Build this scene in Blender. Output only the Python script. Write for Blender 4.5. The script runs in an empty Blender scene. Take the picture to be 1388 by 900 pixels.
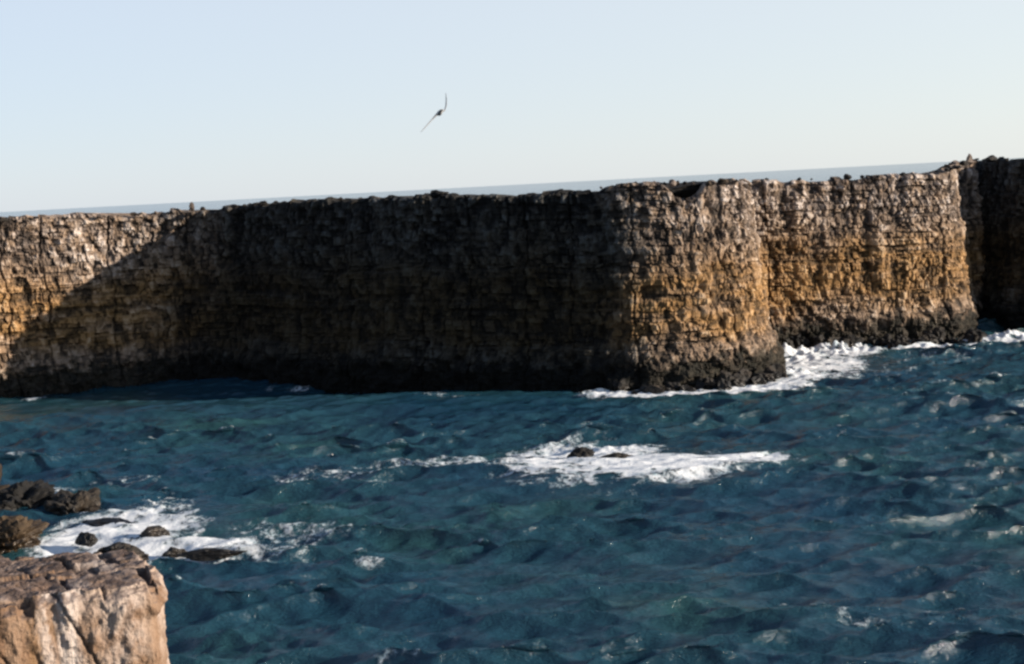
import bpy, bmesh, math, random
import numpy as np
from mathutils import Vector, Matrix

C = bpy.context.scene.collection
SC = bpy.context.scene
SUN_EL, SUN_PHI = math.radians(15.8), math.radians(-12.0)   # elevation; bearing measured from +X towards +Y

# ---------------------------------------------------------------- noise
def _h(ix, iy, iz, seed):
    n = (ix.astype(np.int64) * 374761393 + iy.astype(np.int64) * 668265263 + iz.astype(np.int64) * 2147483647 + seed * 1274126177) & 0xffffffff
    n = ((n ^ (n >> 13)) * 1274126177) & 0xffffffff
    n = ((n ^ (n >> 16)) * 2246822519) & 0xffffffff
    n = n ^ (n >> 15)
    return n.astype(np.float64) / 4294967296.0

def vnoise(x, y, z=None, seed=0):
    x = np.asarray(x, float); y = np.asarray(y, float)
    z = np.zeros_like(x) if z is None else np.asarray(z, float)
    fx, fy, fz = np.floor(x), np.floor(y), np.floor(z)
    ix, iy, iz = fx.astype(np.int64), fy.astype(np.int64), fz.astype(np.int64)
    u, v, w = x - fx, y - fy, z - fz
    u = u * u * (3 - 2 * u); v = v * v * (3 - 2 * v); w = w * w * (3 - 2 * w)
    r = 0
    for a in (0, 1):
        for b in (0, 1):
            for c in (0, 1):
                r = r + _h(ix + a, iy + b, iz + c, seed) * (u if a else 1 - u) * (v if b else 1 - v) * (w if c else 1 - w)
    return r

def fbm(x, y, z=None, seed=0, octv=4, gain=.5):
    z = np.zeros_like(np.asarray(x, float)) if z is None else z
    s, a, t, f = 0, 1.0, 0, 1.0
    for o in range(octv):
        s = s + a * vnoise(x * f + 17.3 * o, y * f - 9.1 * o, z * f + 4.7 * o, seed + o)
        t += a; a *= gain; f *= 2.03
    return s / t

def sstep(e0, e1, x):
    t = np.clip((x - e0) / (e1 - e0), 0, 1)
    return t * t * (3 - 2 * t)

def blocks(s, z, w, h, seed, jit=.38):
    """irregular coursed blocks: per-cell random, second random, per-row random, distance to the nearest joint (m)"""
    hz = z / h
    r = np.floor(hz); b = r + jit * (_h(r, r * 0, r * 0, seed + 5) - .5) * 2
    r = np.where(hz < b, r - 1, r)
    b0 = r + jit * (_h(r, r * 0, r * 0, seed + 5) - .5) * 2
    b1 = r + 1 + jit * (_h(r + 1, r * 0, r * 0, seed + 5) - .5) * 2
    u = s / (w * (.7 + .7 * _h(r, r * 0 + 3, r * 0, seed + 1))) + 7.7 * _h(r, r * 0 + 1, r * 0, seed)
    i = np.floor(u); c = i + jit * (_h(i, r, r * 0, seed + 6) - .5) * 2
    i = np.where(u < c, i - 1, i)
    c0 = i + jit * (_h(i, r, r * 0, seed + 6) - .5) * 2
    c1 = i + 1 + jit * (_h(i + 1, r, r * 0, seed + 6) - .5) * 2
    edge = np.minimum(np.minimum(hz - b0, b1 - hz) * h, np.minimum(u - c0, c1 - u) * w)
    return _h(i, r, r * 0 + 2, seed + 2), _h(i, r, r * 0 + 9, seed + 3), _h(r, r * 0 + 4, r * 0, seed + 4), edge

def cells(s, z, w, h, seed, jit=.9):
    """broken stone cells (Voronoi): per-cell random, second random, distance to the nearest joint (m)"""
    u, v = s / w, z / h; iu, iv = np.floor(u), np.floor(v)
    f1 = np.full(u.shape, 9.); f2 = f1.copy(); r1 = np.zeros(u.shape); r2 = r1.copy()
    for a in (-1, 0, 1):
        for b in (-1, 0, 1):
            ci, cj = iu + a, iv + b; k = ci * 0
            px = ci + .5 + jit * (_h(ci, cj, k, seed) - .5); py = cj + .5 + jit * (_h(ci, cj, k + 1, seed) - .5)
            dx, dy = np.abs(u - px), np.abs(v - py)
            d = (dx ** 3 + dy ** 3) ** (1 / 3.)
            n1 = d < f1
            f2 = np.where(n1, f1, np.minimum(f2, d)); f1 = np.where(n1, d, f1)
            r1 = np.where(n1, _h(ci, cj, k + 2, seed), r1); r2 = np.where(n1, _h(ci, cj, k + 3, seed), r2)
    return r1, r2, (f2 - f1) * .5 * min(w, h)

# ---------------------------------------------------------------- object helpers
def mesh_obj(name, verts, faces, mat, smooth=False, attrs=None, parent=None):
    me = bpy.data.meshes.new(name)
    verts = np.asarray(verts, np.float32); faces = np.asarray(faces, np.int32)
    me.vertices.add(len(verts)); me.vertices.foreach_set('co', verts.ravel())
    k = faces.shape[1]
    me.loops.add(faces.size); me.loops.foreach_set('vertex_index', faces.ravel())
    me.polygons.add(len(faces)); me.polygons.foreach_set('loop_start', np.arange(0, faces.size, k, dtype=np.int32))
    me.update(calc_edges=True)
    me.polygons.foreach_set('use_smooth', np.full(len(faces), smooth, bool))
    for n, a in (attrs or {}).items():
        at = me.attributes.new(n, 'FLOAT', 'POINT'); at.data.foreach_set('value', np.asarray(a, np.float32).ravel())
    me.materials.append(mat)
    o = bpy.data.objects.new(name, me); C.objects.link(o)
    if parent: o.parent = parent
    return o

def tag(o, label=None, cat=None, group=None, kind=None):
    if label: o['label'] = label
    if cat: o['category'] = cat
    if group: o['group'] = group
    if kind: o['kind'] = kind
    return o

def grid_faces(nr, nc, keep=None):
    i = np.arange(nr * nc).reshape(nr, nc)
    f = np.stack([i[:-1, :-1], i[:-1, 1:], i[1:, 1:], i[1:, :-1]], -1).reshape(-1, 4)
    return f

# ---------------------------------------------------------------- materials
class NT:
    def __init__(s, name):
        s.m = bpy.data.materials.new(name); s.m.use_nodes = True
        s.t = s.m.node_tree; s.t.nodes.clear()
        s.out = s.n('ShaderNodeOutputMaterial'); s.p = s.n('ShaderNodeBsdfPrincipled')
        s.l(s.p.outputs[0], s.out.inputs[0])
    def n(s, typ, **kw):
        nd = s.t.nodes.new(typ)
        for k, v in kw.items(): setattr(nd, k, v)
        return nd
    def l(s, a, b): s.t.links.new(a, b)
    def pos(s, scale=(1, 1, 1)):
        g = s.n('ShaderNodeNewGeometry'); m = s.n('ShaderNodeVectorMath', operation='MULTIPLY')
        s.l(g.outputs['Position'], m.inputs[0]); m.inputs[1].default_value = scale
        return m.outputs[0]
    def noise(s, vec, scale, detail=5, rough=.55, dist=0):
        nd = s.n('ShaderNodeTexNoise'); s.l(vec, nd.inputs['Vector'])
        nd.inputs['Scale'].default_value = scale; nd.inputs['Detail'].default_value = detail
        nd.inputs['Roughness'].default_value = rough; nd.inputs['Distortion'].default_value = dist
        return nd.outputs[0]
    def math(s, op, a, b=None, c=None, clamp=False):
        nd = s.n('ShaderNodeMath', operation=op); nd.use_clamp = clamp
        for i, x in enumerate((a, b, c)):
            if x is None: continue
            if isinstance(x, (int, float)): nd.inputs[i].default_value = x
            else: s.l(x, nd.inputs[i])
        return nd.outputs[0]
    def maprange(s, x, a, b, c=0., d=1.):
        nd = s.n('ShaderNodeMapRange'); nd.interpolation_type = 'SMOOTHSTEP'
        s.l(x, nd.inputs[0])
        for i, v in enumerate((a, b, c, d)): nd.inputs[i + 1].default_value = v
        return nd.outputs[0]
    def ramp(s, x, stops):
        nd = s.n('ShaderNodeValToRGB'); e = nd.color_ramp.elements
        while len(e) < len(stops): e.new(.5)
        for k, (p, col) in zip(e, stops): k.position = p; k.color = (*col, 1)
        s.l(x, nd.inputs[0]); return nd.outputs[0]
    def mix(s, fac, a, b, mode='MIX'):
        nd = s.n('ShaderNodeMix', data_type='RGBA', blend_type=mode)
        for i, x in ((0, fac), (6, a), (7, b)):
            if isinstance(x, (int, float)): nd.inputs[i].default_value = x
            elif isinstance(x, tuple): nd.inputs[i].default_value = (*x, 1)
            else: s.l(x, nd.inputs[i])
        return nd.outputs[2]
    def attr(s, name):
        nd = s.n('ShaderNodeAttribute', attribute_name=name); return nd.outputs['Fac']
    def z(s):
        g = s.n('ShaderNodeNewGeometry'); x = s.n('ShaderNodeSeparateXYZ'); s.l(g.outputs['Position'], x.inputs[0])
        return x.outputs[2]
    def bump(s, h, strength, dist):
        b = s.n('ShaderNodeBump'); b.inputs['Distance'].default_value = dist
        s.l(h, b.inputs['Height'])
        if isinstance(strength, (int, float)): b.inputs['Strength'].default_value = strength
        else: s.l(strength, b.inputs['Strength'])
        s.l(b.outputs[0], s.p.inputs['Normal'])

def cliff_material():
    m = NT('cliff_stone'); p = m.pos(); pv = m.pos((1, 1, .28)); ph = m.pos((.35, .35, 1.6))
    tone = m.attr('tone')
    n1 = m.noise(p, .9, 6, .62); n2 = m.noise(pv, 1.6, 5, .6); n3 = m.noise(p, .12, 4); n4 = m.noise(ph, .5, 4)
    t = m.math('ADD', m.math('MULTIPLY', tone, .62), m.math('MULTIPLY', m.math('ADD', n1, n2), .30))
    t = m.math('SUBTRACT', t, .12)
    col = m.ramp(t, [(.12, (0.0145, 0.0112, 0.00924)), (.30, (0.0561, 0.0409, 0.0304)), (.46, (0.145, 0.099, 0.066)), (.62, (0.244, 0.175, 0.122)), (.82, (0.363, 0.297, 0.238))])
    zz = m.z()
    # ochre band through the middle of the face
    zn = m.math('ADD', zz, m.math('MULTIPLY', m.math('SUBTRACT', n3, .5), 9.0))
    band = m.math('MULTIPLY', m.maprange(zn, 3.0, 5.5), m.maprange(zn, 14.0, 10.0))
    band = m.math('MULTIPLY', band, m.maprange(n4, .3, .6, .35, 1.0))
    och = m.ramp(t, [(.12, (0.0198, 0.0119, 0.00528)), (.34, (0.099, 0.0541, 0.0172)), (.56, (0.251, 0.132, 0.0409)), (.82, (0.37, 0.231, 0.102))])
    col = m.mix(m.math('MULTIPLY', band, .8), col, och)
    # pale, greyish weathered blocks near the crest
    crest = m.math('MULTIPLY', m.maprange(zn, 12.0, 16.0), m.maprange(n1, .38, .62))
    grey = m.ramp(t, [(.16, (.022, .019, .018)), (.36, (.10, .08, .07)), (.56, (.27, .225, .195)), (.74, (.50, .44, .40))])
    col = m.mix(m.math('MULTIPLY', crest, .75), col, grey)
    # dark weed and wet rock at the tide line
    zt = m.math('ADD', zz, m.math('MULTIPLY', m.math('SUBTRACT', n1, .5), 5.0))
    tide = m.maprange(zt, 3.6, 1.9)
    weed = m.ramp(n2, [(.3, (0.0044, 0.0044, 0.00385)), (.6, (0.0121, 0.0121, 0.00825)), (.8, (0.0385, 0.0303, 0.022))])
    col = m.mix(m.math('MULTIPLY', tide, .92), col, weed)
    # shade painted into the stone colour of the bay wall and right-hand cliff
    shade_tint = m.attr('shade_tint')
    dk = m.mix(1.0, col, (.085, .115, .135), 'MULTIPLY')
    col = m.mix(shade_tint, col, dk)
    m.l(col, m.p.inputs['Base Color'])
    m.p.inputs['Roughness'].default_value = .9; m.p.inputs['Specular IOR Level'].default_value = .2
    m.bump(m.math('ADD', m.noise(p, 3.2, 7, .65), m.math('MULTIPLY', n2, .6)), .8, .18)
    return m.m

def wet_rock_material(name, stops, zlo=.1, zhi=.9):
    m = NT(name); oi = m.n('ShaderNodeObjectInfo')
    p = m.pos(); n1 = m.noise(p, 1.6, 7, .65); n2 = m.noise(p, .5, 3)
    t = m.math('ADD', m.math('MULTIPLY', n1, .8), m.math('MULTIPLY', m.math('SUBTRACT', oi.outputs['Random'], .5), .25))
    t = m.math('ADD', t, m.math('MULTIPLY', m.math('SUBTRACT', n2, .4), .4))
    col = m.ramp(t, stops)
    m.l(col, m.p.inputs['Base Color'])
    wet = m.maprange(m.z(), zlo, zhi, .35, .85); m.l(wet, m.p.inputs['Roughness'])
    m.p.inputs['Specular IOR Level'].default_value = .3
    m.bump(m.noise(p, 5, 6, .65), .7, .12)
    return m.m

def ledge_material():
    m = NT('tan_ledge_stone'); p = m.pos(); pv = m.pos((1, 1, .13))
    n1 = m.noise(p, 1.3, 6, .6); s1 = m.noise(pv, 2.4, 5, .6, .6); s2 = m.noise(pv, 1.0, 4, .55, .8); n3 = m.noise(p, 9, 5, .6)
    t = m.math('ADD', m.math('MULTIPLY', s1, .55), m.math('MULTIPLY', n1, .45))
    col = m.ramp(t, [(.3, (0.084, 0.0462, 0.0266)), (.45, (0.154, 0.091, 0.0546)), (.58, (0.217, 0.143, 0.0945)), (.72, (0.294, 0.217, 0.164))])
    col = m.mix(m.math('MULTIPLY', m.maprange(s2, .54, .68), .6), col, (.17, .095, .04))
    pale = m.math('MULTIPLY', m.maprange(m.noise(pv, .62, 2, .4), .50, .62), m.maprange(n1, .35, .6))
    col = m.mix(m.math('MULTIPLY', pale, .6), col, (.40, .34, .30))
    gx_ = m.n('ShaderNodeNewGeometry'); xx_ = m.n('ShaderNodeSeparateXYZ'); m.l(gx_.outputs['Position'], xx_.inputs[0])
    off = m.math('ABSOLUTE', m.math('ADD', m.math('ADD', xx_.outputs[0], 8.3), m.math('MULTIPLY', m.math('SUBTRACT', s1, .5), 1.6)))
    col = m.mix(m.math('MULTIPLY', m.maprange(off, .42, .04), .75), col, (.44, .385, .35))      # broad whitish run-off stain
    # upward faces: darker grey-mauve with blotches (looks at the real orientation of the ledge)
    g = m.n('ShaderNodeNewGeometry'); sx = m.n('ShaderNodeSeparateXYZ'); m.l(g.outputs['Normal'], sx.inputs[0])
    up = m.math('MULTIPLY', m.maprange(sx.outputs[2], .45, .8), m.maprange(m.noise(p, 2.2, 4), .3, .6, .55, 1.0))
    topc = m.ramp(m.noise(p, 2.6, 6, .65), [(.32, (0.0245, 0.0175, 0.0154)), (.5, (0.091, 0.0644, 0.0546)), (.7, (0.189, 0.143, 0.126))])
    col = m.mix(m.math('MULTIPLY', up, .9), col, topc)
    cr = m.maprange(m.attr('crack'), .15, .8); col = m.mix(m.math('MULTIPLY', cr, .5), col, (.06, .035, .025))
    col = m.mix(.25, col, m.mix(1.0, col, m.ramp(n3, [(.3, (.5, .5, .5)), (.7, (1.3, 1.3, 1.3))]), 'MULTIPLY'))
    col = m.mix(m.math('MULTIPLY', m.maprange(m.noise(pv, 7, 4, .6), .5, .66), .35), col, m.mix(1.0, col, (.5, .42, .36), 'MULTIPLY'))
    m.l(col, m.p.inputs['Base Color']); m.p.inputs['Roughness'].default_value = .88; m.p.inputs['Specular IOR Level'].default_value = .25
    m.bump(m.math('ADD', n3, m.math('MULTIPLY', s1, 1.2)), 1.0, .09)
    return m.m

def sea_material():
    m = NT('sea_water'); p = m.pos(); pw = m.pos((.55, 1.0, 1))
    n1 = m.noise(p, .045, 4, .6); 
    base = m.ramp(n1, [(.34, (.0070, .030, .053)), (.52, (.010, .037, .052)), (.67, (.014, .046, .047))])
    m.l(base, m.p.inputs['Base Color'])
    m.p.inputs['Roughness'].default_value = .16; m.p.inputs['IOR'].default_value = 1.333; m.p.inputs['Specular IOR Level'].default_value = .62
    a = m.noise(pw, 1.9, 6, .62, .4); b = m.noise(pw, 6.0, 4, .6, .3)
    m.bump(m.math('ADD', a, m.math('MULTIPLY', b, .4)), m.math('MULTIPLY_ADD', m.attr('calm'), -.5, .78), .25)
    return m.m

def foam_material():
    m = NT('sea_foam'); p = m.pos()
    n = m.noise(p, 2.2, 6, .65)
    d = m.attr('dense')
    t = m.math('ADD', m.math('MULTIPLY', n, .7), m.math('MULTIPLY', d, .45))
    m.l(m.ramp(t, [(.3, (.12, .19, .22)), (.48, (.27, .34, .37)), (.62, (.45, .48, .50)), (.78, (.56, .57, .575))]), m.p.inputs['Base Color'])
    m.p.inputs['Roughness'].default_value = .8; m.p.inputs['Specular IOR Level'].default_value = .2
    pa = m.pos((1, .75, 1)); al = m.math('ADD', m.math('MULTIPLY', m.noise(pa, 3.4, 5, .7, .5), .62), m.math('MULTIPLY', m.noise(pa, 1.1, 4, .6, 1.0), .38))
    al = m.maprange(m.math('ADD', al, m.math('MULTIPLY', m.math('SUBTRACT', d, .5), .42)), .38, .62)
    m.l(al, m.p.inputs['Alpha'])
    m.bump(m.noise(p, 5, 6, .65), .7, .08)
    return m.m

M_CLIFF = cliff_material()
M_DARK = wet_rock_material('dark_wet_rock', [(.3, (0.00317, 0.00277, 0.00238)), (.48, (0.00994, 0.00835, 0.00673)), (.62, (0.0277, 0.0206, 0.0143)), (.78, (0.0792, 0.0594, 0.0436))])
M_BROWN = wet_rock_material('brown_rock', [(.32, (0.00475, 0.00317, 0.00198)), (.45, (0.0179, 0.0111, 0.00594)), (.6, (0.0436, 0.0277, 0.0143)), (.78, (0.095, 0.0654, 0.0396))])
M_PALE = wet_rock_material('pale_crest_stone', [(.3, (0.055, 0.0413, 0.033)), (.5, (0.143, 0.11, 0.088)), (.7, (0.231, 0.193, 0.165))])
M_LEDGE = ledge_material(); M_SEA = sea_material(); M_FOAM = foam_material()

# ---------------------------------------------------------------- cliffs
def spline(pts, step):
    P = np.asarray(pts, float); out = []
    Q = np.vstack([2 * P[0] - P[1], P, 2 * P[-1] - P[-2]])
    for i in range(1, len(Q) - 2):
        t = np.linspace(0, 1, 60, endpoint=False)[:, None]
        a, b, c, d = Q[i - 1], Q[i], Q[i + 1], Q[i + 2]
        out.append(.5 * (2 * b + (c - a) * t + (2 * a - 5 * b + 4 * c - d) * t ** 2 + (3 * b - a - 3 * c + d) * t ** 3))
    out = np.vstack(out + [P[-1:]])
    L = np.r_[0, np.cumsum(np.hypot(*np.diff(out, axis=0).T))]
    s = np.arange(0, L[-1], step)
    return s, np.stack([np.interp(s, L, out[:, 0]), np.interp(s, L, out[:, 1])], 1)

def smooth1(a, k):
    ker = np.hanning(k + 2)[1:-1]; ker /= ker.sum()
    return np.convolve(np.pad(a, k // 2, mode='edge'), ker, 'valid')[:len(a)]

def make_cliff(name, label, plan, top, back, shade_fn, seed, step=.115):
    """plan: foot line (x, y) of the face; top: [(x, height)] crest profile; back: far edge of the plateau"""
    s, P = spline(plan, step); n = len(s)
    T = np.gradient(P, axis=0); T /= np.linalg.norm(T, axis=1)[:, None]
    N = np.stack([T[:, 1], -T[:, 0]], 1)
    N = np.stack([smooth1(N[:, 0], 41), smooth1(N[:, 1], 41)], 1); N /= np.linalg.norm(N, axis=1)[:, None]
    if callable(top): zt = top(s, P)
    else: zt = np.interp(P[:, 0], [t[0] for t in top], [t[1] for t in top])
    rb, rb2, rr, re = blocks(s, s * 0 + 3.3, 1.1, 1, seed + 60)
    zt = zt + (rb - .55) * .55 + (fbm(s / 1.0, s * 0, seed=seed + 61) - .5) * .35
    nz = 176; v = np.linspace(0, 1, nz)[:, None]
    Z = -1.5 + v * (zt[None, :] + 1.5); S = np.repeat(s[None, :], nz, 0)
    sw = S + 1.3 * (fbm(S / 5, Z / 5, seed=seed) - .5); zw = Z + 1.1 * (fbm(S / 9, Z / 4, seed=seed + 9) - .5) + .02 * S
    sel = fbm(S / 4.5, Z / 3.5, seed=seed + 71, octv=3) > .56
    c1, c2, ce = cells(sw, zw, .8, 1.25, seed + 11); _r = blocks(sw + .25 * (zw % 7), zw, .8, .72, seed + 13, .45)
    a1, a2, ae = np.where(sel, c1, _r[0]), np.where(sel, c2, _r[1]), np.where(sel, ce, _r[3])
    _q = blocks(sw + 31 + .6 * fbm(S / 1.1, Z / 1.1, seed=seed + 72), zw + 5 + .6 * fbm(S / 1.3, Z / .9, seed=seed + 73), .36, .40, seed + 23, .48); b1, b2, be = _q[0], _q[1], _q[3]
    jw = .0 + 1.0 * fbm(S / 2.3, Z / 2.3, seed=seed + 74, octv=3)      # joints open and close along the face
    crag = fbm(S / .8, Z / 1.0, seed=seed + 75, octv=4)
    _, _, ar, _ = blocks(sw, zw, 3.1, 1.2, seed + 12); br = _h(np.floor(zw / .45), np.floor(sw / 4.), zw * 0, seed + 3)
    flute = fbm(S / 1.5, Z / 9.0, seed=seed + 31, octv=4)
    big = fbm(S / 11, Z / 13, seed=seed + 37, octv=3); mid = fbm(S / 3.2, Z / 3.6, seed=seed + 38, octv=4)
    upper = sstep(5, 9, Z); low = sstep(4.6, 2.4, Z + 2.0 * (mid - .5))
    D = 1.5 * (big - .5) + .9 * (flute - .5) + .65 * (mid - .5)
    D += ((a1 - .5) * .24 * (.7 + jw) + (ar - .5) * .14) * (1 - .5 * low) + .38 * (crag - .5)
    D += (b1 - .5) * .15 + (br - .5) * .04
    D -= .22 * jw * sstep(.12, .02, ae) + .10 * jw * sstep(.06, .01, be)
    D -= .4 * (a2 < .10) * sstep(.0, .2, ae)
    D += low * (.5 + 1.5 * (fbm(S / 1.2, Z / 1.0, seed=seed + 51, octv=4) - .5))
    D += .8 * (1 - np.clip(Z / 19, 0, 1))
    for q_, (zb, st_) in enumerate(((6.3, .22), (10.4, .16), (13.6, .24), (16.4, .14))):
        D += st_ * (sstep(.07, -.07, zw - zb - 1.2 * (fbm(S / 14, S * 0 + q_, seed=seed + 90) - .5)) - .5) - .16 * sstep(.10, .0, np.abs(zw - zb - 1.2 * (fbm(S / 14, S * 0 + q_, seed=seed + 90) - .5)))
    cw = S / 5.2 + .22 * (fbm(Z / 3.5, np.floor(S / 40), seed=seed + 95) - .5) + .10 * (fbm(Z / .9, S * 0, seed=seed + 96) - .5); ci = np.floor(cw)
    cd = np.abs(cw - ci - .5 - .7 * (_h(ci, ci * 0, ci * 0, seed + 97) - .5)) * 5.2
    lc = sstep(.16, .02, cd) * (_h(ci, ci * 0 + 1, ci * 0, seed + 98) > .25)
    D -= .3 * lc
    D -= sstep(.985, 1.0, v) * .5 * (.3 + rb[None, :])
    X = P[None, :, 0] + N[None, :, 0] * D; Y = P[None, :, 1] + N[None, :, 1] * D
    tone = np.clip(.02 + .5 * a1 + .5 * b1 + .5 * (flute - .5) + .5 * (crag - .5) + .4 * (mid - .5) - .4 * jw * sstep(.09, .0, ae) - .2 * jw * sstep(.05, .0, be) - .15 * lc, 0, 1)
    # plateau: from the crest back to the far edge, uneven, then down into the sea
    bs = np.interp(np.linspace(0, 1, n), np.linspace(0, 1, len(back)), np.array([b[0] for b in back]))
    by = np.interp(np.linspace(0, 1, n), np.linspace(0, 1, len(back)), np.array([b[1] for b in back]))
    rows = []
    for k, f in enumerate((.03, .07, .13, .22, .36, .55, .78, 1.0)):
        x = X[-1] * (1 - f) + bs * f; y = Y[-1] * (1 - f) + by * f
        zz = smooth1(zt, 15) * (1 - f * .3) + 18.6 * f * .3 + (fbm(x / 2.2, y / 2.2, seed=seed + 70) - .55) * .5 - f * 1.2
        rows.append((x, y, zz))
    rows.append((bs, by + 2.5, np.full(n, -1.5)))
    X = np.vstack([X] + [r[0][None] for r in rows]); Y = np.vstack([Y] + [r[1][None] for r in rows]); Z = np.vstack([Z] + [r[2][None] for r in rows])
    ex = fbm(X[nz:] / 1.3, Y[nz:] / 1.3, seed=seed + 80)
    tone = np.vstack([tone, np.clip(.1 + .6 * ex, 0, 1)])
    shade_tint = shade_fn(X, Y, Z) * np.ones_like(X)
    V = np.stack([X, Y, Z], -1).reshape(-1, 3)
    o = mesh_obj(name, V, grid_faces(X.shape[0], n), M_CLIFF, False, {'tone': tone.ravel(), 'shade_tint': shade_tint.ravel()})
    return tag(o, label, 'cliff')

def shade_main(x, y, z):  # mask for the painted shade on the bay wall, noisy at both ends
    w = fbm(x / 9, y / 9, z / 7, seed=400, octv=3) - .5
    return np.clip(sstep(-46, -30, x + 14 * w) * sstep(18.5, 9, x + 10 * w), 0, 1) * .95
main_plan = [(-92, 121), (-75, 137), (-62, 147.3), (-53, 153.0), (-44, 157.2), (-36.5, 158.6), (-30, 157.0), (-24, 151.8), (-14, 144.3), (-5.5, 140.3), (3, 137.2),
             (10, 134.4), (14, 133.5), (17, 133.9), (20, 135.2), (22.6, 137.2), (24.3, 139.8), (25.5, 143.5), (26.2, 152), (27, 160)]
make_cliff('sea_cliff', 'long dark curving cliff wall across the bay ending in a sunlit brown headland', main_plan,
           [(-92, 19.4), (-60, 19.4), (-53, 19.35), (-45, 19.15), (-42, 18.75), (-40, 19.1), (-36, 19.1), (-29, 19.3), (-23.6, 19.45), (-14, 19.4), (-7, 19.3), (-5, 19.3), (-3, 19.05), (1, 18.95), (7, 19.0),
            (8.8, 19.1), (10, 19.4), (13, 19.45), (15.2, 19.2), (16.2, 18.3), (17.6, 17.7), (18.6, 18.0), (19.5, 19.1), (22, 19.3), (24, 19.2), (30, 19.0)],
           [(-92, 190), (-40, 192), (10, 165), (27, 164)], shade_main, 3)
make_cliff('sea_cliff', 'sunlit ochre cliff face between the two dark walls, boulders at its foot',
           [(21, 159), (25, 157.2), (30, 157.0), (37, 157.8), (44, 158.8), (49, 160.0), (51.4, 161.5), (52.7, 163.6), (53.4, 167), (54.8, 171), (58.6, 174)],
           [(21, 18.9), (31, 18.85), (42, 18.75), (48.5, 18.75), (50.5, 18.9), (52, 19.2), (55, 19.7), (59, 19.9)], [(21, 186), (50, 187), (59, 184)],
           lambda x, y, z: x * 0 + .0, 47)
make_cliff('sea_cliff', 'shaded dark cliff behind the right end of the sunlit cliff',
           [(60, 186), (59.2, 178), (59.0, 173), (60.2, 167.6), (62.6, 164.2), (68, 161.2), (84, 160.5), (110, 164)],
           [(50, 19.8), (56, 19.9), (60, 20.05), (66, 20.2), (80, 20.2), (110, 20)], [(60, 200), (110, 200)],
           lambda x, y, z: sstep(50, 55, x) * .9, 91)  # painted shade over the colour of this whole cliff

# ---------------------------------------------------------------- rocks
def boulder_mesh(name, seed, r, mat, flat=1.0, sub=4, rough=.5):
    bm = bmesh.new(); bmesh.ops.create_icosphere(bm, subdivisions=sub, radius=1.0)
    v = np.array([x.co[:] for x in bm.verts]); rng = np.random.RandomState(seed)
    # cut by random planes for broken facets, then roughen
    for k in range(26):
        d = rng.normal(size=3); d /= np.linalg.norm(d); h = rng.uniform(.5, .95)
        over = v @ d - h; v = v - np.clip(over, 0, None)[:, None] * d * .92
    nn = v / np.linalg.norm(v, axis=1)[:, None]
    q = v * 2.2 + seed * 3.1
    rg = 1 - np.abs(2 * fbm(q[:, 0] * .8, q[:, 1] * .8, q[:, 2] * .8, seed=seed + 1000, octv=5, gain=.55) - 1) * 2.2
    v = v + nn * ((fbm(q[:, 0], q[:, 1], q[:, 2], seed=seed, octv=6, gain=.6) - .5) * rough + (rg - .6) * rough * .5)[:, None]
    v = v * np.array(r); v[:, 2] = np.where(v[:, 2] < 0, v[:, 2] * .7, v[:, 2])
    for a, c in zip(bm.verts, v): a.co = c
    me = bpy.data.meshes.new(name); bm.to_mesh(me); bm.free(); me.materials.append(mat)
    me.polygons.foreach_set('use_smooth', np.full(len(me.polygons), False, bool))
    return me

def rock(name, label, cat, loc, r, seed, mat, rz=0., group=None, sub=4, rough=.5, tilt=0.):
    o = bpy.data.objects.new(name, boulder_mesh(name, seed, r, mat, sub=sub, rough=rough)); C.objects.link(o)
    o.location = loc; o.rotation_euler = (tilt, 0, rz)
    return tag(o, label, cat, group)

# outcrop at the left edge of the bay
rock('boulder', 'tallest brown-topped rock of the shore outcrop, at the edge of the picture', 'rock', (-38.0, 95.5, .1), (4.4, 3.4, 3.1), 5, M_BROWN, .3, sub=5, rough=.8)
rock('boulder', 'dark black rock of the outcrop with white surf at its far side', 'rock', (-33.2, 93.2, -.1), (3.0, 2.4, 2.0), 6, M_DARK, .8, sub=5, rough=.8)
rock('boulder', 'dark brown rock at the seaward tip of the outcrop', 'rock', (-29.6, 91.6, -.2), (2.3, 1.9, 1.6), 7, M_DARK, -.3, sub=5, rough=.8)
rock('boulder', 'brown weathered rock just behind the tan ledge, surf on one side', 'rock', (-32.0, 84.4, -.3), (3.0, 2.4, 1.6), 8, M_BROWN, .2, sub=5, rough=1.0)
rock('boulder', 'low grey wet rock awash in the surf between the outcrop and small black rock', 'rock', (-26.0, 87.6, -.15), (2.1, .9, .55), 9, M_DARK, -.2)
rock('boulder', 'small round black rock alone in white foam behind the ledge', 'rock', (-26.2, 83.2, 0), (.65, .6, .75), 10, M_DARK, 0)
rock('boulder', 'broken brown rock showing over the back edge of the tan ledge', 'rock', (-23.6, 80.2, 0), (1.3, 1.0, .8), 12, M_BROWN, .5)
rock('boulder', 'black pointed rock over the seaward corner of the tan ledge', 'rock', (-22.0, 78.0, 0), (1.15, .9, 1.0), 13, M_DARK, .1)
rock('boulder', 'grey wet rock half covered by foam beyond the ledge', 'rock', (-22.6, 84.4, -.15), (1.1, .7, .5), 14, M_DARK, .4)
rock('boulder', 'long flat dark rock at the outer end of the surf', 'rock', (-17.8, 78.8, -.12), (2.1, .6, .42), 15, M_DARK, .08)
rock('boulder', 'small dark rock in the surf between the pointed rock and the long flat rock', 'rock', (-20.2, 79.8, -.2), (1.0, .5, .45), 16, M_DARK, .3)
rock('boulder', 'small dark rock in the mid-bay surf, the one with the higher top', 'rock', (4.5, 98.9, .4), (1.2, .8, .8), 17, M_DARK, .1)
rock('boulder', 'wide low dark rock in the mid-bay surf', 'rock', (7.0, 98.0, .35), (1.7, .8, .65), 18, M_DARK, -.1)

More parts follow.
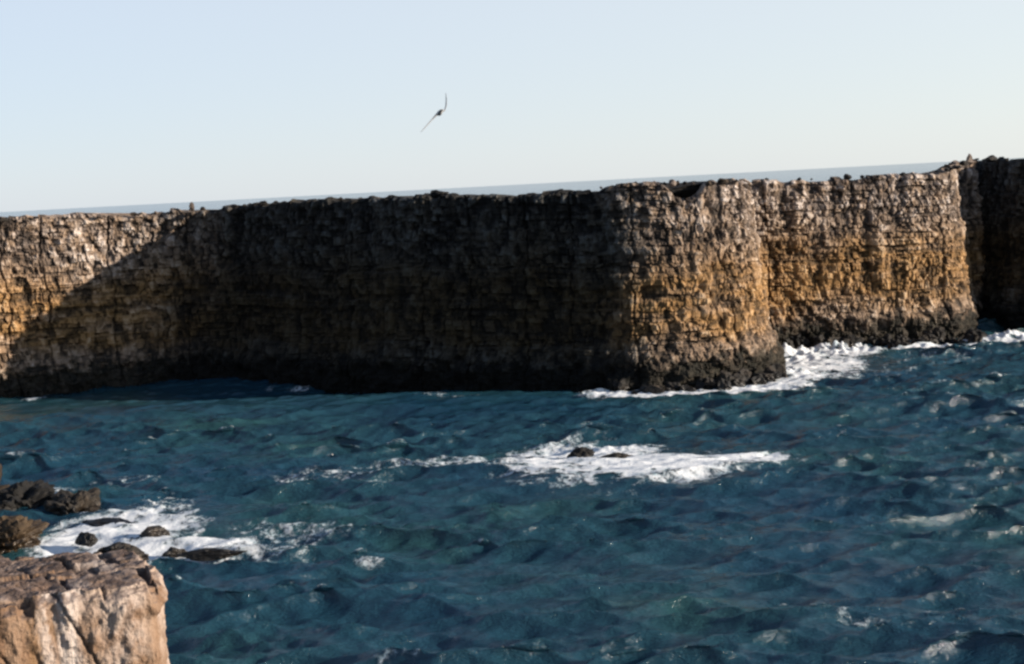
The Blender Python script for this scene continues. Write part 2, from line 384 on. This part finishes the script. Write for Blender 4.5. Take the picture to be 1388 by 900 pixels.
# boulders at the foot of the cliffs
rnd = random.Random(11)
def foot(n, line, spread, label, group, seed0, smin, smax):
    _, P = spline(line, .5)
    for k in range(n):
        p = P[int((k + rnd.random()) / n * (len(P) - 1))]; s = rnd.uniform(smin, smax)
        off = rnd.random() ** 1.3 * spread
        rock('boulder', label, 'rock', (p[0] + rnd.uniform(-.6, .6), p[1] - off, -.2 + rnd.uniform(-.2, .25) + (1 - off / spread) * .7),
             (s * rnd.uniform(.9, 1.4), s, s * rnd.uniform(.75, 1.15)), seed0 + k, M_DARK, rnd.uniform(0, 6), group, sub=3, rough=.8)
foot(40, [(28, 155.6), (37, 155.4), (44, 155.6), (50, 155.6), (52.0, 158)], 3.2, 'dark wet boulder piled at the foot of the sunlit ochre cliff', 'boulders at the foot of the sunlit cliff', 200, .6, 1.25)
foot(20, [(10.5, 132.3), (15, 131.5), (20, 131.6), (24, 133.4), (26, 136.5)], 1.6, 'dark wet boulder at the foot of the brown headland', 'boulders at the foot of the headland', 300, .6, 1.2)

# stones on the crest
rock('stone', 'pale upright stone on the crest of the long dark cliff', 'rock', (-35.2, 159.0, 19.3), (.34, .34, .72), 401, M_PALE, .2, sub=3)
rock('stone', 'dark rounded rock standing up on the crest above the dark wall', 'rock', (-6.6, 142.4, 19.4), (1.0, .8, .55), 402, M_DARK, .2, sub=3)
rock('stone', 'pointed pale stone on the crest where sunlit and shaded cliff meet', 'rock', (56.0, 170.2, 19.95), (.45, .4, .85), 403, M_PALE, .2, sub=3)
rock('stone', 'slanting dark stone on the crest beside the pointed pale stone', 'rock', (53.8, 165.4, 19.65), (.9, .5, .5), 404, M_DARK, .5, sub=3)
rock('stone', 'broad dark rock on the far crest at the edge of the picture', 'rock', (58.4, 170, 19.95), (1.1, .8, .6), 405, M_DARK, .9, sub=3)
rock('mound', 'dark rock mound on top of the headland behind the dip in its crest', 'rock', (16.4, 138.4, 18.5), (5.0, 2.6, 1.2), 406, M_DARK, .0, sub=4, rough=.4)
def crest(n, pts, label, group, seed0, mats, smin=.18, smax=.42):
    for k in range(n):
        f = (k + rnd.random()) / n * (len(pts) - 1); i = min(int(f), len(pts) - 2); t = f - i
        x, y, z = [pts[i][j] * (1 - t) + pts[i + 1][j] * t for j in range(3)]; s = smin + (smax - smin) * rnd.random() ** 2 * 1.3
        rock('stone', label, 'rock', (x, y + rnd.uniform(.2, 1.4), z), (s * rnd.uniform(1, 1.7), s, s), seed0 + k, rnd.choice(mats), rnd.uniform(0, 6), group, sub=2)
crest(22, [(-55, 151.5, 19.1), (-44, 157, 18.85), (-36, 159, 19.05), (-24, 153.6, 19.35), (-14, 146.4, 19.3), (-7, 142.6, 19.2)], 'loose stone on the crest of the long dark cliff', 'loose stones along the dark cliff crest', 500, [M_BROWN, M_DARK, M_PALE])
crest(16, [(9, 135.0, 19.2), (15, 134.4, 19.3), (19.5, 134.8, 19.1), (23, 137.4, 19.2)], 'loose stone on the crest of the brown headland', 'loose stones along the headland crest', 540, [M_DARK, M_BROWN, M_PALE])
crest(15, [(28, 158.4, 18.85), (38, 158.2, 18.75), (48, 158.8, 18.75), (52.5, 161, 19.3)], 'loose stone on the crest of the sunlit ochre cliff', 'loose stones along the sunlit cliff crest', 570, [M_BROWN, M_DARK, M_DARK])

# ---------------------------------------------------------------- tan ledge in front
def make_ledge():
    cx, cy, yaw = -10.15, 25.75, math.radians(20)
    A, B = 3.05, 1.75; nth, nz = 560, 260
    th = np.linspace(0, 2 * np.pi, nth, endpoint=False); e = 9.0
    rr = 1 / (np.abs(np.cos(th) / A) ** e + np.abs(np.sin(th) / B) ** e) ** (1 / e)
    # spread samples evenly along the outline
    px, py = rr * np.cos(th), rr * np.sin(th)
    L = np.r_[0, np.cumsum(np.hypot(np.diff(np.r_[px, px[0]]), np.diff(np.r_[py, py[0]])))]
    q = np.linspace(0, L[-1], nth, endpoint=False)
    px = np.interp(q, L, np.r_[px, px[0]]); py = np.interp(q, L, np.r_[py, py[0]])
    py = np.where(py > 0, py * (1.3 - .68 * px / A), py)
    ln = np.hypot(px, py); zt = 13.12
    Zr = np.r_[np.linspace(-1, 10.3, 60), np.linspace(10.4, zt, nz - 60)]
    Z = np.repeat(Zr[:, None], nth, 1); PX = np.repeat(px[None], nz, 0); PY = np.repeat(py[None], nz, 0)
    f = np.ones_like(Z)
    caps = np.linspace(1, 0, 90)[1:]
    PX = np.vstack([PX, caps[:, None] * px]); PY = np.vstack([PY, caps[:, None] * py]); Z = np.vstack([Z, np.full((89, nth), zt)])
    c, s = math.cos(yaw), math.sin(yaw)
    nx = np.abs(PX / A) ** (e - 1) * np.sign(PX) / A; ny = np.abs(PY / B) ** (e - 1) * np.sign(PY) / B
    nl = np.hypot(nx, ny) + 1e-9; side = np.r_[np.ones(nz), np.zeros(89)][:, None]
    X = cx + PX * c - PY * s; Y = cy + PX * s + PY * c
    NX = (nx * c - ny * s) / nl; NY = (nx * s + ny * c) / nl
    fl = fbm(X * 1.5 + Y * .4, Y * 1.5, Z * .22, seed=21, octv=5); bl = fbm(X * .6, Y * .6, Z * .5, seed=22, octv=4); fine = fbm(X * 4, Y * 4, Z * 2.5, seed=23, octv=4)
    # slanting cracks down the front and a broken rim
    u = PX + .42 * (Z - zt) + .35 * (fbm(Z * 1.2, Z * 0, seed=25) - .5)
    crack = np.maximum(sstep(.05, .0, np.abs(u - 1.25)), .7 * sstep(.04, 0, np.abs(u + .35 + .2 * (Z - zt))))
    crack = crack * sstep(.3, .55, fbm(X * 2, Y * 2, Z * .8, seed=26))
    grit = fbm(X * 9, Y * 9, Z * 5, seed=24, octv=4, gain=.6)
    d = .42 * (fl - .5) + .2 * (bl - .5) + .22 * (fine - .5) + .13 * (grit - .5) - .10 * crack
    rim = sstep(zt - .22, zt, Z) * side
    d = d - rim * (.05 + .20 * fbm(X * 2.4, Y * 1.4, Z, seed=27)) + .07 * sstep(zt - .75, zt - .45, Z) * sstep(zt - .2, zt - .45, Z) * sstep(1.9, 2.8, PX)
    d = d + .04 * (zt - Z) * side
    inner = np.hypot(PX, PY) / ln[None]
    edge_d = d[nz - 1][None]
    dd = np.where(side > 0, d, edge_d * inner)
    nxr = np.where(side > 0, NX, NX[nz - 1][None]); nyr = np.where(side > 0, NY, NY[nz - 1][None])
    X = X + nxr * dd; Y = Y + nyr * dd
    top = (fbm(X * .9, Y * .9, seed=30, octv=5) - .5) * .22 + (fbm(X * 3.3, Y * 3.3, seed=31, octv=6, gain=.6) - .5) * .22
    q1, q2, q3, q4 = blocks(X * .9 + Y * .5 + .3 * fl, Y * .9 - X * .4, 1.1, .8, 33)
    top += (q1 - .5) * .10 - .12 * sstep(.05, .0, q4)
    Z = Z + np.where(side > 0, sstep(zt - 1.0, zt, Z), 1.0) * top
    crack = np.where(side > 0, crack, .9 * sstep(.05, .0, q4))
    nr = X.shape[0]; i = np.arange(nr * nth).reshape(nr, nth); j = np.roll(i, -1, 1)
    F = np.stack([i[:-1], j[:-1], j[1:], i[1:]], -1).reshape(-1, 4)
    o = mesh_obj('rock_ledge', np.stack([X, Y, Z], -1).reshape(-1, 3), F, M_LEDGE, True, {'crack': crack.ravel()})
    tag(o, 'big square tan rock ledge with streaked front, close to the viewer', 'rock')
make_ledge()

# ---------------------------------------------------------------- sea
rw = np.random.RandomState(4)
WAVES = []
for k in range(3):
    lam = (31., 21., 15.)[k]; a = math.radians((80, 98, 70)[k]); WAVES.append((lam, a, (.26, .22, .16)[k], rw.uniform(0, 6.28)))
for k in range(120):
    lam = math.exp(rw.uniform(math.log(.8), math.log(8.5))); a = math.radians(84 + rw.normal() * 24)
    WAVES.append((lam, a, (.0145 * lam ** .85 if lam < 3.2 else .0080 * lam) * rw.uniform(.5, 1.5), rw.uniform(0, 6.28)))
X0, X1, Y0, Y1 = -80., 86., 42., 184.
def calm(x, y):      # the water in the lee of the long wall is smoother
    return sstep(116, 134, y + .12 * x) * sstep(12, 2, x)
def surf(x, y):      # broken water is flattened
    e = lambda cx, cy, rx, ry: sstep(1.3, .6, np.hypot((x - cx) / rx, (y - cy) / ry))
    return np.maximum.reduce([e(7, 98, 11, 10), e(-23, 83, 8, 9), e(31, 145, 9, 12), e(56, 153, 9, 6), e(17, 129, 9, 4)])
def waves(x, y):
    sh = x.shape; x = x.ravel(); y = y.ravel()
    dx = np.zeros_like(x); dy = dx.copy(); z = dx.copy(); jac = dx.copy()
    gust = (.5 + .85 * fbm(x / 13, y / 9, seed=77, octv=3)) * (1 - .62 * calm(x, y)) * (1 - .55 * surf(x, y))
    for lam, a, amp, ph in WAVES:
        k = 2 * math.pi / lam; cx, cy = math.cos(a), math.sin(a)
        t = k * (cx * x + cy * y) + ph; c, s = np.cos(t), np.sin(t)
        A = amp * (gust if lam < 10 else 1.0)
        z += A * c; dx -= .9 * A * cx * s; dy -= .9 * A * cy * s; jac += A * k * c
    f = sstep(0, 8, x - X0) * sstep(0, 8, X1 - x) * sstep(0, 4, y - Y0) * sstep(0, 8, Y1 - y)
    return (x + dx * f).reshape(sh), (y + dy * f).reshape(sh), (z * f).reshape(sh), (jac * f).reshape(sh)
def make_sea():
    xs = np.linspace(X0, X1, 800); ys = np.linspace(Y0, Y1, 720)
    gx, gy = np.meshgrid(xs, ys); X, Y, Z, J = waves(gx, gy)
    V = np.stack([X, Y, Z], -1).reshape(-1, 3); F = grid_faces(720, 800)
    n = len(V); R = 60000.
    ext = np.array([(-R, -R, 0), (R, -R, 0), (R, R, 0), (-R, R, 0), (X0, Y0, 0), (X1, Y0, 0), (X1, Y1, 0), (X0, Y1, 0)], float)
    E = np.array([(0, 1, 5, 4), (1, 2, 6, 5), (2, 3, 7, 6), (3, 0, 4, 7)]) + n
    o = mesh_obj('sea', np.vstack([V, ext]), np.vstack([F, E]), M_SEA, True, {'calm': np.r_[calm(gx, gy).ravel(), np.zeros(8)]}); tag(o, kind='structure')
make_sea()

def foam(label, box, dens, seed, step=.12, thr=.36, lift=.2, humps=(), name='surf_foam'):
    gx, gy = np.meshgrid(np.arange(box[0], box[1], step), np.arange(box[2], box[3], step))
    X, Y, Z, J = waves(gx, gy)
    wx = gx + 2.2 * (fbm(gx / 2.5, gy / 2.0, seed=seed) - .5); wy = gy + 1.8 * (fbm(gx / 2.5, gy / 2.0, seed=seed + 40) - .5)
    d = dens(wx, wy, J)
    lace = 1 - np.abs(2 * fbm(gx / 1.9 , gy / 1.25, seed=seed + 7, octv=5, gain=.6) - 1) * 2.6
    fine = fbm(gx / .5, gy / .4, seed=seed + 9, octv=3)
    q = d * 1.15 + ((lace - .5) * .42 + (fine - .5) * .4) * sstep(.05, .3, d)
    lump = fbm(gx / .6, gy / .5, seed=seed + 3, octv=4)
    Z = Z + .025 + lift * np.clip(d, 0, 1.2) * lump * sstep(thr, thr + .35, q)
    for hx, hy, hr, hh in humps:
        Z = Z + hh * np.exp(-((gx - hx) ** 2 + (gy - hy) ** 2) / hr ** 2) * (.35 + 1.2 * lump * lump * 1.6) * sstep(thr, thr + .3, q)
    F = grid_faces(*gx.shape); keep = (q.ravel()[F].mean(1) > thr); F = F[keep]
    if not len(F): return
    used, inv = np.unique(F, return_inverse=True); F = inv.reshape(F.shape)
    V = np.stack([X, Y, Z], -1).reshape(-1, 3)[used]
    o = mesh_obj(name, V, F, M_FOAM, True, {'dense': np.clip((q.ravel()[used] - thr) * 1.0, 0, 1)})
    tag(o, label, 'foam', kind='stuff')

def ell(x, y, cx, cy, rx, ry, a=1.0, rot=0.):
    c, s = math.cos(rot), math.sin(rot); u = ((x - cx) * c + (y - cy) * s) / rx; v = (-(x - cx) * s + (y - cy) * c) / ry
    return a * sstep(1.4, .45, np.hypot(u, v))
def strip(x, y, pts, w, a=1.0):
    best = np.full(x.shape, 1e9)
    for (ax, ay), (bx, by) in zip(pts[:-1], pts[1:]):
        t = np.clip(((x - ax) * (bx - ax) + (y - ay) * (by - ay)) / ((bx - ax) ** 2 + (by - ay) ** 2), 0, 1)
        best = np.minimum(best, np.hypot(x - ax - t * (bx - ax), y - ay - t * (by - ay)))
    return a * sstep(w, w * .4, best)
mx = lambda *a: np.maximum.reduce(a)

foam('white surf breaking round two dark rocks in the middle of the bay', (-20, 23, 86, 113),
     lambda x, y, J: mx(ell(x, y, 4.8, 99.3, 7.2, 10.5), ell(x, y, 9.0, 95.6, 8, 7.0), ell(x, y, 14, 96.0, 6.0, 3.4, 1.0, -.1), ell(x, y, -5, 100, 8, 4.0, .68), ell(x, y, -13, 97.5, 7, 3.2, .58)), 610,
     humps=[(4.2, 104.5, 1.4, .5), (6.8, 104.5, 1.3, .3)], lift=.12)
foam('white surf washing round the rocks behind the tan ledge', (-42, -7, 70, 106),
     lambda x, y, J: mx(ell(x, y, -25.0, 84.8, 5.6, 6.4), ell(x, y, -20.0, 80.6, 6.2, 3.6), ell(x, y, -21.5, 76.3, 3.0, 3.4, .68), ell(x, y, -23.5, 90, 3.5, 3.5, .55), ell(x, y, -14.6, 82, 5.6, 5.5, .56),
                        ell(x, y, -34.5, 99.5, 5, 1.5, .62), ell(x, y, -29, 101, 6, 1.4, .5)), 630, humps=[(-24, 90, 1.5, .3)], lift=.12)
foam('white surf along the foot of the brown headland and the cove beside it', (3, 48, 122, 160),
     lambda x, y, J: mx(strip(x, y, [(8.5, 130.0), (12.5, 128.6), (16, 127.8), (21, 128.2), (25.5, 131.0)], 4.2), ell(x, y, 30.5, 142, 6.0, 9.0, 1.0, .25), ell(x, y, 33.5, 148, 6.5, 4.5), ell(x, y, 29, 151, 4, 5),
                        ell(x, y, 27.5, 135.5, 3.4, 4.0), ell(x, y, 37, 140, 5, 8, .42)), 650, humps=[(29, 148, 2.2, 1.0), (34, 149.5, 2.2, .9), (27.5, 137, 1.8, .5), (38, 149.5, 2, .5)], lift=.3, step=.16)
foam('thin white surf at the foot of the boulders below the sunlit cliff', (36, 72, 134, 170),
     lambda x, y, J: mx(strip(x, y, [(38, 149.8), (44, 149.6), (50, 150), (55, 152)], 1.9), ell(x, y, 55, 154.5, 7, 3.4, .95), ell(x, y, 62, 154, 9, 5, .85), ell(x, y, 52, 147, 9, 2.2, .5), ell(x, y, 44, 143, 7, 5, .40)), 670, humps=[(55, 155, 3, .5)], lift=.4, step=.16)
foam('thin broken foam at the foot of the shaded cliff wall', (-58, 6, 122, 154),
     lambda x, y, J: mx(strip(x, y, [(-26, 148.6), (-22, 147.6)], 1.3, .62), strip(x, y, [(-9, 133.5), (-4, 131.5)], 1.2, .5), ell(x, y, -51, 147.5, 1.2, 1.0, .7), ell(x, y, -21, 113, 5, 3, .36), ell(x, y, -8, 109, 8, 2.5, .33)), 690, step=.18)
def caps(x, y, J):
    g = sstep(1.0, 1.5, J) * .6
    return mx(g, ell(x, y, -7.9, 73.4, 1.0, .6, .62), ell(x, y, 11.8, 63.3, .5, .4, .8), ell(x, y, 12.6, 61, 1.0, .9, .62, -.5), ell(x, y, 14.6, 59.6, 1.6, .9, .5, -.3), ell(x, y, 18.6, 60.6, 1.3, .5, .75), ell(x, y, 9.6, 91.6, .7, .7, .8),
              ell(x, y, 46, 117, 1.6, .8, .75), ell(x, y, 43.8, 114, .8, .5, .7), ell(x, y, -6.3, 58.6, 1.8, .8, .5), ell(x, y, -14, 110, 3, 1, .5), ell(x, y, -12, 88, 1.2, 1, .5), ell(x, y, 39, 127, 1.5, .8, .55))
foam('small scattered whitecaps over the open water of the bay', (-50, 70, 52, 135), caps, 710, step=.17, lift=.12, thr=.40, name='whitecap_foam')

# ---------------------------------------------------------------- gull
def make_gull():
    bm = bmesh.new()
    # wing line: (along span, rise, sweep, chord, thickness) ; one lofted skin through both wings
    # wing line seen head-on: (along span, rise, sweep, chord, thickness); one lofted skin through both wings
    st = [(-.57, -.50, -.12, .03, .008), (-.47, -.40, -.06, .11, .022), (-.33, -.26, .01, .15, .030), (-.20, -.13, .05, .17, .034), (-.07, -.01, .03, .21, .06), (0, .02, .02, .26, .12),
          (.07, .055, .03, .19, .05), (.15, .095, .05, .17, .034), (.19, .20, .02, .15, .030), (.20, .36, -.05, .11, .022), (.185, .52, -.12, .03, .008)]
    P = np.array([(a[0], a[1]) for a in st]); T = np.gradient(P, axis=0); T /= np.linalg.norm(T, axis=1)[:, None]
    rings = []
    for (sx, rz_, sw, ch, tk), t in zip(st, T):
        rings.append([bm.verts.new((sx - t[1] * tk * .5 * math.sin(a), sw + ch * .5 * math.cos(a), rz_ + t[0] * tk * .5 * math.sin(a))) for a in np.linspace(0, 2 * math.pi, 12, endpoint=False)])
    for a, b in zip(rings[:-1], rings[1:]):
        for k in range(12): bm.faces.new((a[k], a[(k + 1) % 12], b[(k + 1) % 12], b[k]))
    bm.faces.new(rings[0]); bm.faces.new(rings[-1][::-1])
    body = [(.27, .035, .004, .004), (.235, .035, .012, .012), (.21, .04, .032, .034), (.15, .035, .036, .04), (.08, .02, .06, .062), (-.02, .015, .066, .066), (-.12, .02, .045, .042), (-.20, .025, .035, .02), (-.30, .03, .055, .008)]
    rb = [[bm.verts.new((w * math.cos(a), y, z + h * math.sin(a))) for a in np.linspace(0, 2 * math.pi, 14, endpoint=False)] for y, z, w, h in body]
    for a, b in zip(rb[:-1], rb[1:]):
        for k in range(14): bm.faces.new((a[k], b[k], b[(k + 1) % 14], a[(k + 1) % 14]))
    bm.faces.new(rb[0]); bm.faces.new(rb[-1][::-1])
    bmesh.ops.recalc_face_normals(bm, faces=bm.faces)
    me = bpy.data.meshes.new('seagull'); bm.to_mesh(me); bm.free()
    m = NT('gull_feathers'); tc = m.n('ShaderNodeTexCoord'); x = m.n('ShaderNodeSeparateXYZ'); m.l(tc.outputs['Object'], x.inputs[0])
    ax = m.math('ABSOLUTE', x.outputs[0])
    n = m.noise(tc.outputs['Object'], 30, 4)
    grey = m.ramp(n, [(.3, (.19, .195, .205)), (.7, (.27, .275, .285))])
    col = m.mix(m.maprange(ax, .06, .10), (.24, .24, .24), grey); col = m.mix(m.maprange(ax, .48, .55), col, (.10, .10, .10))
    m.l(col, m.p.inputs['Base Color']); m.p.inputs['Roughness'].default_value = .8
    me.materials.append(m.m)
    o = bpy.data.objects.new('seagull', me); C.objects.link(o)
    r = o.modifiers.new('skin', 'REMESH'); r.mode = 'VOXEL'; r.voxel_size = .008; r.use_smooth_shade = True
    o.location = (-1.575, 37, 21.93)
    return tag(o, 'grey seagull gliding with one wing raised in the sky above the bay', 'bird')
gull = make_gull()
gull.rotation_euler = (math.radians(-11), 0, math.radians(14))

# ---------------------------------------------------------------- light, sky, camera
w = bpy.data.worlds.new('World'); SC.world = w; w.use_nodes = True
nt = w.node_tree; nt.nodes.clear()
sky = nt.nodes.new('ShaderNodeTexSky'); sky.sky_type = 'NISHITA'; sky.sun_disc = False
sky.sun_elevation = SUN_EL; sky.sun_rotation = math.radians(90) - SUN_PHI
sky.altitude = 0; sky.air_density = 1.0; sky.dust_density = .3; sky.ozone_density = 4.0
bg = nt.nodes.new('ShaderNodeBackground'); bg.inputs[1].default_value = .085
ow = nt.nodes.new('ShaderNodeOutputWorld'); veil = nt.nodes.new('ShaderNodeMix'); veil.data_type = 'RGBA'      # thin high haze whitening the clear sky
tcw = nt.nodes.new('ShaderNodeTexCoord'); sxw = nt.nodes.new('ShaderNodeSeparateXYZ'); nt.links.new(tcw.outputs['Generated'], sxw.inputs[0])
mrw = nt.nodes.new('ShaderNodeMapRange'); mrw.interpolation_type = 'SMOOTHSTEP'; nt.links.new(sxw.outputs[2], mrw.inputs[0])
for i_, v_ in enumerate((.12, .50, .78, .14)): mrw.inputs[i_ + 1].default_value = v_
nt.links.new(mrw.outputs[0], veil.inputs[0]); dots = nt.nodes.new('ShaderNodeVectorMath'); dots.operation = 'DOT_PRODUCT'; nt.links.new(tcw.outputs['Generated'], dots.inputs[0])
dots.inputs[1].default_value = (math.cos(SUN_PHI), math.sin(SUN_PHI), 0)
mrs = nt.nodes.new('ShaderNodeMapRange'); nt.links.new(dots.outputs['Value'], mrs.inputs[0]); mrs.inputs[1].default_value = -.65; mrs.inputs[2].default_value = .25
vc = nt.nodes.new('ShaderNodeMix'); vc.data_type = 'RGBA'; nt.links.new(mrs.outputs[0], vc.inputs[0])
vc.inputs[6].default_value = (3.6, 3.95, 4.55, 1); vc.inputs[7].default_value = (4.6, 4.75, 4.75, 1)
nt.links.new(vc.outputs[2], veil.inputs[7])
nt.links.new(sky.outputs[0], veil.inputs[6]); nt.links.new(veil.outputs[2], bg.inputs[0]); nt.links.new(bg.outputs[0], ow.inputs[0])

sl = bpy.data.lights.new('sun', 'SUN'); sl.energy = 5.0; sl.angle = math.radians(.5); sl.color = (1.0, .875, .73)
so = bpy.data.objects.new('sun', sl); C.objects.link(so)
d = Vector((math.cos(SUN_PHI) * math.cos(SUN_EL), math.sin(SUN_PHI) * math.cos(SUN_EL), math.sin(SUN_EL)))
so.rotation_euler = d.to_track_quat('Z', 'Y').to_euler(); so.location = (60, 0, 60)

cam = bpy.data.cameras.new('camera'); co = bpy.data.objects.new('camera', cam); C.objects.link(co)
cam.sensor_fit = 'HORIZONTAL'; cam.sensor_width = 36.0; cam.lens = 36.0 * 1907.0 / 1388.0
cam.clip_start = .5; cam.clip_end = 200000
pitch, roll = math.radians(5.98), math.radians(3.05)
co.location = (0, 0, 20)
co.matrix_world = Matrix.Translation((0, 0, 20)) @ Matrix.Rotation(math.radians(90) - pitch, 4, 'X') @ Matrix.Rotation(-roll, 4, 'Z')
SC.camera = co

SC.render.engine = 'CYCLES'
SC.cycles.use_denoising = True
SC.cycles.max_bounces = 5; SC.cycles.diffuse_bounces = 2; SC.cycles.glossy_bounces = 3
SC.cycles.filter_width = 2.6
SC.view_settings.view_transform = 'Standard'; SC.view_settings.look = 'None'
SC.view_settings.exposure = 1.17; SC.view_settings.gamma = 1.0; SC.view_settings.use_curve_mapping = False
